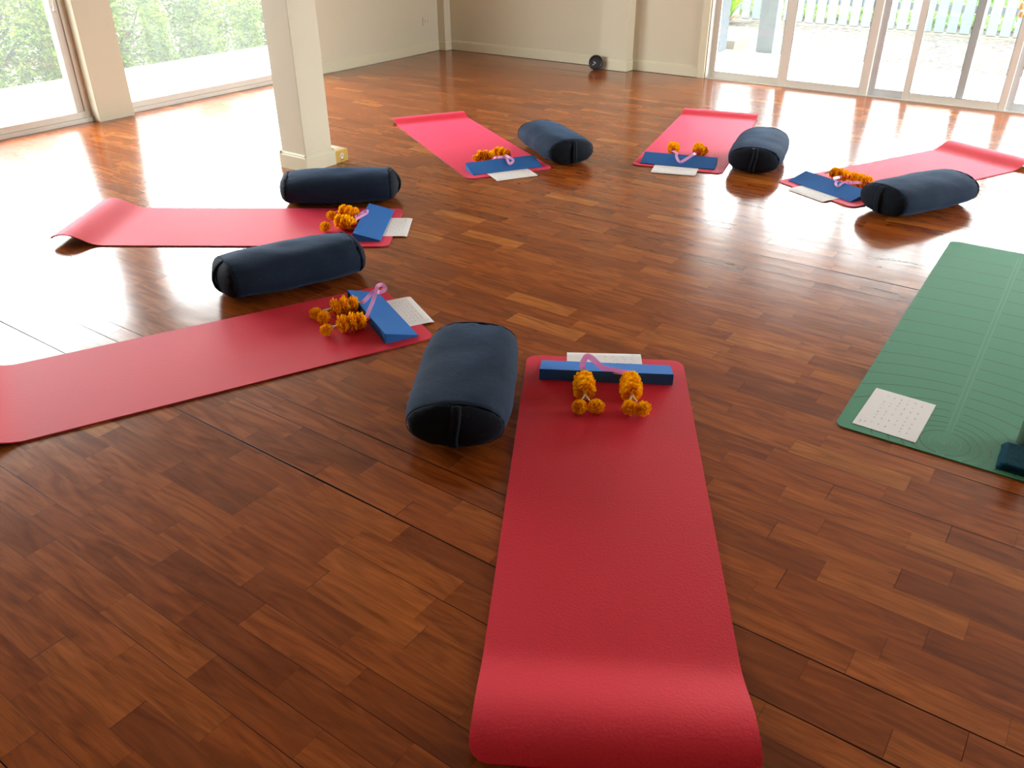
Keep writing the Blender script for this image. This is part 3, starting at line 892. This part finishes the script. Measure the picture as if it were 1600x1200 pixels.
# ------------------------------------------------------------------ marigold garlands
def blossom_mesh(seed, squash=.8):
    rnd = random.Random(seed); bm = bmesh.new()
    ret = bmesh.ops.create_icosphere(bm, subdivisions=2, radius=.66)
    for v in bm.verts: v.co.z *= squash
    for f in bm.faces: f.material_index = 1
    for ring in range(8):
        ph = R(9+ring*19); n = max(5, int(19*math.sin(ph)))
        for k in range(n):
            th = 2*PI*(k+rnd.random()*.6)/n
            p1 = ph + rnd.gauss(0, .12)
            o = Vector((math.sin(p1)*math.cos(th), math.sin(p1)*math.sin(th), math.cos(p1)))
            s = Vector((-math.sin(th), math.cos(th), 0)); up = o.cross(s)
            s = (s + up*rnd.gauss(0, .35)).normalized()
            w = .20*rnd.uniform(.7, 1.35); r1 = rnd.uniform(.80, 1.16)
            def P(r_, lat, lift=0):
                q = o*r_ + s*lat + up*lift*2.2; q.z *= squash; return bm.verts.new(q)
            a, b = P(.55, -w*.5), P(.55, w*.5)
            c, d = P(r1*.86, w*1.05, .03), P(r1*.86, -w*1.05, .03)
            m1 = P(r1*rnd.uniform(.93, 1.02), w*.5, -.05); m2 = P(r1*.95, 0, .06); m3 = P(r1*rnd.uniform(.93, 1.02), -w*.6, -.04)
            bm.faces.new((a, b, c, d)); bm.faces.new((d, c, m1, m2)); bm.faces.new((d, m2, m3))
    me = bpy.data.meshes.new('marigold'); bm.to_mesh(me); bm.free()
    me.materials.append(M['marigold']); me.materials.append(M['marigold_core'])
    return me
BLM = [blossom_mesh(i, .8) for i in range(4)]
BLT = [blossom_mesh(i+10, .62) for i in range(4)]

def orient(o, axis):
    o.rotation_mode = 'QUATERNION'
    q = Vector(axis).to_track_quat('Z', 'Y')
    from mathutils import Quaternion
    o.rotation_quaternion = q @ Quaternion((0, 0, 1), random.uniform(0, 6.28))

def ribbon_mesh(P, w):
    pts = catmull(P, 7); bm = bmesh.new(); prev = None; pside = None
    ref = Vector((.45, -.72, .55)).normalized()
    for i, p_ in enumerate(pts):
        t = (pts[min(i+1, len(pts)-1)]-pts[max(i-1, 0)]).normalized()
        side = t.cross(ref)
        if side.length < .15 and pside is not None: side = pside.copy()
        side.normalize()
        if pside is not None:
            if side.dot(pside) < 0: side = -side
            side = (side*.45+pside*.55).normalized()
        pside = side; nn = side.cross(t).normalized()*.0003
        cur = [bm.verts.new(p_-side*w/2-nn), bm.verts.new(p_+side*w/2-nn), bm.verts.new(p_+side*w/2+nn), bm.verts.new(p_-side*w/2+nn)]
        if prev:
            for k in range(4): bm.faces.new((prev[k], prev[(k+1) % 4], cur[(k+1) % 4], cur[k]))
        else: bm.faces.new(cur[::-1])
        prev = cur
    bm.faces.new(prev)
    return bm

def garland(name_loc, tubes, balls, rib, lab, rw=.014, rt=.043, rb=.029):
    base = Vector((*name_loc, MT)); e = empty('flower_garland', base); tag(e, lab, 'garland', 'marigold garlands with pink ribbons')
    def put(me, p_, r_, ax, nm='marigold'):
        o = bpy.data.objects.new(nm, me); o.scale = (r_, r_, r_); o.location = Vector(p_)-base; orient(o, ax); link(o, e); return o
    for (A, B) in tubes:
        A, B = Vector(A), Vector(B); d = (B-A).normalized()
        mid = (A+B)/2; z = MT+rt*.93
        for k, off in enumerate((-.044, -.004, .036)):
            c = mid + d*off; c.z = z
            put(random.choice(BLT), c, rt*(.90, 1.0, .96)[k], d + Vector((0, 0, random.uniform(-.1, .2))))
        # petals where the ribbon meets the flowers
        bm = bmesh.new(); lathe(bm, [(.004, -.012), (.010, -.006), (.013, .002), (.008, .008)], 10)
        t = obj('rose_petals', bm, M['rose'], e, True); t.location = (mid - d*.076 + Vector((0, 0, z-mid.z-.004)))-base
        t.rotation_mode = 'QUATERNION'; t.rotation_quaternion = (-d).to_track_quat('Z', 'Y')
        for s in (-1, 1):
            bm = bmesh.new(); q = mid + d*.078; q.z = MT+.03
            side = Vector((-d.y, d.x, 0))
            tube(bm, catmull([q-d*.02+Vector((0,0,.008)), q+side*s*.006+Vector((0,0,.006)), q+side*s*.016+d*.012], 4), lambda t_: .0042*(1-.3*t_), 7)
            bmesh.ops.translate(bm, vec=-base, verts=bm.verts)
            obj('jasmine_buds', bm, M['jasmine'], e, True)
    for b in balls:
        b = Vector(b); b.z = MT+rb*.9
        put(random.choice(BLM), b, rb, Vector((random.uniform(-.3,.3)+.25, -.6, .9)))
    bm = ribbon_mesh(rib, rw); bmesh.ops.translate(bm, vec=-base, verts=bm.verts)
    obj('ribbon', bm, M['ribbon'], e, 'auto')

G = [
 ([((-1.347,2.3514,.045),(-1.2921,2.2649,.045)), ((-1.201,2.4361,.045),(-1.1531,2.3622,.045))],
  [(-1.2672,2.1891,.035),(-1.2208,2.2268,.035),(-1.1196,2.2872,.035),(-1.0775,2.3088,.035)],
  [(-1.3689,2.3881,.045),(-1.3872,2.4032,.058),(-1.3905,2.4119,.075),(-1.3839,2.4275,.095),(-1.3647,2.4335,.09),(-1.3415,2.4388,.072),(-1.3164,2.4405,.060),(-1.2754,2.4511,.057),(-1.2327,2.4631,.057),(-1.203,2.4591,.056),(-1.1893,2.4443,.050)],
  'marigold garland with two flower strands on the foreground mat, ribbon arched over the wedge', .022),
 ([((-2.5313,2.3264,.045),(-2.5676,2.2605,.045)), ((-2.3889,2.2252,.045),(-2.4227,2.1604,.045))],
  [(-2.616,2.1896,.035),(-2.5624,2.1822,.035),(-2.4596,2.1002,.035)],
  [(-2.5282,2.3417,.04),(-2.4991,2.348,.052),(-2.49,2.3689,.062),(-2.5031,2.4124,.067),(-2.5062,2.446,.072),(-2.4662,2.4406,.08),(-2.4544,2.4641,.09),(-2.4793,2.4752,.1),(-2.4891,2.4553,.1),(-2.4801,2.4334,.09),(-2.4478,2.3784,.07),(-2.4015,2.2996,.059),(-2.3722,2.2452,.045)],
  'marigold garland on the left edge mat, its pink ribbon standing up in a loop', .018),
 ([((-3.4057,3.2116,.045),(-3.4691,3.2085,.045)), ((-3.2912,3.0814,.045),(-3.3743,3.075,.045))],
  [(-3.5112,3.1472,.035),(-3.4067,2.9978,.035)],
  [(-3.3996,3.2157,.045),(-3.3448,3.182,.050),(-3.3401,3.2123,.058),(-3.347,3.2462,.060),(-3.3351,3.2603,.062),(-3.3165,3.2354,.060),(-3.3102,3.2025,.059),(-3.2967,3.1276,.056),(-3.2854,3.0854,.045)],
  'marigold garland on the mat in front of the pillar, ribbon tucked at the wedge', .016),
 ([((-3.4369,4.7328,.045),(-3.4939,4.7347,.045)), ((-3.4981,4.6201,.045),(-3.5362,4.604,.045))],
  [(-3.5436,4.7257,.035),(-3.5632,4.5803,.035)],
  [(-3.4483,4.6069,.045),(-3.3997,4.5842,.060),(-3.3717,4.624,.059),(-3.3378,4.622,.052),(-3.2947,4.5843,.044),(-3.2716,4.5707,.042),(-3.2742,4.6044,.046),(-3.2896,4.6261,.056),(-3.3387,4.6422,.062),(-3.422,4.716,.050)],
  'marigold garland behind the wedge on the far mat between pillar and clock', .018),
 ([((-2.5181,5.5085,.045),(-2.5512,5.5922,.045)), ((-2.3487,5.5621,.045),(-2.3887,5.6608,.045))],
  [(-2.3444,5.6635,.035)],
  [(-2.5181,5.4885,.045),(-2.4394,5.3999,.058),(-2.4149,5.349,.050),(-2.3647,5.2806,.040),(-2.3412,5.2872,.040),(-2.33,5.3775,.052),(-2.3247,5.4404,.060),(-2.3487,5.5221,.045)],
  'marigold garland with two separate flower heads behind the wedge on the middle far mat', .019),
 ([((-1.3376,5.5568,.045),(-1.398,5.5675,.045)), ((-1.1905,5.4889,.045),(-1.2565,5.527,.045))],
  [(-1.308,5.6014,.035),(-1.1864,5.5825,.035)],
  [(-1.3321,5.532,.045),(-1.3538,5.4122,.058),(-1.3281,5.3738,.052),(-1.3192,5.3345,.045),(-1.2966,5.3136,.042),(-1.2844,5.3466,.05),(-1.2608,5.3835,.055),(-1.2275,5.3901,.058),(-1.1905,5.4689,.045)],
  'marigold garland on the far right red mat, half hidden by the bolster', .019),
]
for (tb_, bl_, rb_, lab, rw) in G:
    m_ = (Vector(tb_[0][0])+Vector(tb_[1][0]))/2
    garland((m_.x, m_.y), tb_, bl_, rb_, lab, rw)

# ------------------------------------------------------------------ towel and bottle on the green mat
tw = empty('folded_towel', (.125, 2.757, GZ+.0005), R(2)); tag(tw, 'dark teal terry towel folded in layers on the corner of the green mat', 'towel')
for k in range(3):
    bm = bmesh.new(); box(bm, -.125+.004*k, .125, -.082+.002*k, .080-.003*k, k*.0072, k*.0072+.0070)
    bmesh.ops.subdivide_edges(bm, edges=[e_ for e_ in bm.edges if abs((e_.verts[0].co-e_.verts[1].co).z) < 1e-4], cuts=14, use_grid_fill=True)
    bmesh.ops.bevel(bm, geom=[e_ for e_ in bm.edges if len(e_.link_faces) == 2 and e_.calc_face_angle(0) > 1.2], offset=.003, segments=3, affect='EDGES')
    for v in bm.verts:
        n_ = noise.noise(v.co*22+Vector((k*5, 0, 0)))
        v.co.x += n_*.004; v.co.y += noise.noise(v.co*18+Vector((0, k*7, 3)))*.004
        if v.co.z > .002: v.co.z += abs(noise.noise(v.co*35))*.0035
    obj('towel_layer', bm, M['towel'], tw, True)
bt = empty('steel_bottle', (.069, 2.893, GZ+.0003)); tag(bt, 'brushed steel drinking bottle standing behind the teal towel on the green mat', 'bottle')
bm = bmesh.new(); lathe(bm, [(.030, .002), (.0345, .004), (.0365, .010), (.0365, .185), (.035, .20), (.027, .215), (.024, .222)], 40)
obj('bottle_body', bm, M['steel'], bt, True)
bm = bmesh.new(); lathe(bm, [(.0325, .0), (.0352, .0012), (.0352, .004), (.033, .0048)], 40); obj('rubber_foot', bm, M['dark'], bt, True)
bm = bmesh.new(); lathe(bm, [(.0255, .222), (.0265, .225), (.0265, .252), (.022, .258)], 32); obj('bottle_cap', bm, M['dark'], bt, True)

# ------------------------------------------------------------------ small things at the walls
ck = empty('round_clock', (-4.705, 8.150, 0), math.atan2(8.15, -4.705)+PI+PI/2); tag(ck, 'small round black clock with grey face standing against the back skirting', 'clock')
def disc(bm, prof, segs=40):
    lathe(bm, prof, segs)
    for v in bm.verts: v.co = Vector((v.co.x, -v.co.z, v.co.y+.076))
bm = bmesh.new(); disc(bm, [(.050, -.045), (.066, -.040), (.0755, -.020), (.0755, .012), (.071, .018), (.056, .014), (.055, .008)])
bmesh.ops.recalc_face_normals(bm, faces=bm.faces); obj('clock_case', bm, M['dark'], ck, True)
bm = bmesh.new(); disc(bm, [(.001, .0085), (.0555, .0085), (.0555, .0095), (.001, .0100)]); bmesh.ops.recalc_face_normals(bm, faces=bm.faces); cf = obj('clock_face', bm, M['face'], ck)
for nm, (dx, dz), w in (('hour_hand', (-.027, .011), .0048), ('minute_hand', (-.036, -.026), .0042)):
    bm = bmesh.new(); L_ = math.hypot(dx, dz); box(bm, 0, L_, -.013, -.0115, -w/2, w/2)
    bmesh.ops.rotate(bm, cent=(0,0,0), matrix=Matrix.Rotation(-math.atan2(dz, dx), 3, 'Y'), verts=bm.verts)
    bmesh.ops.translate(bm, vec=(0, 0, .076), verts=bm.verts)
    obj(nm, bm, M['white'], cf)

bx = empty('card_box', (-4.475, 4.066, 0)); tag(bx, 'mustard yellow cardboard box with a round white emblem, behind the pillar foot', 'box')
bm = bmesh.new(); box(bm, -.115, .115, -.060, .060, 0, .082, bev=.0015); obj('box_body', bm, M['mustard'], bx)
bm = bmesh.new(); box(bm, -.10, .065, -.052, .052, .0822, .0828); obj('top_label', bm, M['beigecard'], bx)
bm = bmesh.new(); lathe(bm, [(.001, 0), (.015, 0), (.015, .0008), (.001, .0008)], 28)
for v in bm.verts: v.co = Vector((.1155+v.co.z, v.co.x+.002, v.co.y+.046))
box(bm, .1155, .1163, -.006, .010, .022, .033)
em = obj('round_emblem', bm, M['white'], bx)
bm = bmesh.new()
for r0_, r1_ in ((.0045, .0085),):
    n_ = 24; A = [bm.verts.new((.1168, .002+r0_*math.cos(2*PI*i/n_), .046+r0_*math.sin(2*PI*i/n_))) for i in range(n_)]
    B = [bm.verts.new((.1168, .002+r1_*math.cos(2*PI*i/n_), .046+r1_*math.sin(2*PI*i/n_))) for i in range(n_)]
    for i in range(n_): bm.faces.new((A[i], B[i], B[(i+1) % n_], A[(i+1) % n_]))
obj('emblem_ring', bm, M['dark'], em)
bm = bmesh.new()
for k in range(3): box(bm, .1155, .1160, .014-.012*k-.006, .014-.012*k+.003, .012, .016)
obj('print_line', bm, M['dark'], bx)

ou = empty('wall_socket', (XL+.001, 8.045, .345)); tag(ou, 'ivory double wall socket low on the left wall near the corner', 'socket')
bm = bmesh.new(); box(bm, 0, .009, -.062, .062, -.045, .045, bev=.003); fp = obj('face_plate', bm, M['socket'], ou)
for s in (-1, 1):
    bm = bmesh.new()
    for t in (-1, 1): box(bm, .0085, .0096, s*.026-.003, s*.026+.003, t*.010-.006, t*.010+.006)
    obj('socket_holes', bm, M['dark'], fp)

cb = bmesh.new(); tube(cb, [(XL+.026, 6.16, .0045), (XL+.0265, 7.0, .0045), (XL+.026, 8.0, .0045)], .0042, 8)
tag(obj('floor_cable', cb, M['cable'], None, True), 'thin ivory cable lying along the foot of the left skirting', 'cable')

# ------------------------------------------------------------------ light: bright overcast daylight through the glazing
wd = bpy.data.worlds.new('daylight'); SC.world = wd; wd.use_nodes = True
bg = wd.node_tree.nodes['Background']
bg.inputs[0].default_value = (.95, .975, 1.0, 1); bg.inputs[1].default_value = 34.0

# sampling portals in the window and door openings, the added window too (they give off nothing, they only guide the sky's rays)
def portal(loc, w, h, nrm):
    l = bpy.data.lights.new('sky_portal', 'AREA'); l.shape = 'RECTANGLE'; l.size = w; l.size_y = h
    l.cycles.is_portal = True
    o = bpy.data.objects.new('sky_portal', l); COL.objects.link(o); o.location = loc
    z = -Vector(nrm); y = Vector((0, 0, 1)); x = y.cross(z)
    o.matrix_world = Matrix(((x.x, y.x, z.x, loc[0]), (x.y, y.y, z.y, loc[1]), (x.z, y.z, z.z, loc[2]), (0, 0, 0, 1)))
for a, b in WIN: portal((XL-TH-.01, (a+b)/2, WT/2), b-a, WT, (1, 0, 0))
portal(((DX0+DX1)/2, YB+TH+.01, DT/2), DX1-DX0, DT, (0, -1, 0))
for a, b in ADDED_WIN: portal((XR+TH+.01, (a+b)/2, WT/2), b-a, WT, (-1, 0, 0))

# ------------------------------------------------------------------ camera
cam = bpy.data.cameras.new('camera'); co = bpy.data.objects.new('camera', cam); COL.objects.link(co)
cam.sensor_fit = 'HORIZONTAL'; cam.sensor_width = 36.0; cam.lens = 1300.681/1600*36.0
cam.clip_start = .02; cam.clip_end = 200
yaw, pitch, roll = R(35.53715), R(30.34785), R(-.28297)
r0 = Vector((math.cos(yaw), math.sin(yaw), 0)); f0 = Vector((-math.sin(yaw), math.cos(yaw), 0))
fw = f0*math.cos(pitch) + Vector((0, 0, -math.sin(pitch)))
up = r0.cross(fw)
r2 = r0*math.cos(roll) + up*math.sin(roll); u2 = -r0*math.sin(roll) + up*math.cos(roll)
mw = Matrix(((r2.x, u2.x, -fw.x, 0), (r2.y, u2.y, -fw.y, 0), (r2.z, u2.z, -fw.z, 1.603), (0, 0, 0, 1)))
co.matrix_world = mw
SC.camera = co

SC.view_settings.view_transform = 'Standard'
SC.view_settings.look = 'None'
SC.view_settings.gamma = 1.0
SC.view_settings.use_curve_mapping = False
SC.view_settings.exposure = 0.0
cy = SC.cycles
cy.use_denoising = True
cy.denoiser = 'OPENIMAGEDENOISE'; cy.denoising_input_passes = 'RGB_ALBEDO_NORMAL'; cy.denoising_prefilter = 'ACCURATE'
cy.max_bounces = 10; cy.diffuse_bounces = 5; cy.glossy_bounces = 4; cy.transmission_bounces = 6; cy.transparent_max_bounces = 16
cy.sample_clamp_indirect = 4.0
cy.caustics_reflective = False; cy.caustics_refractive = False
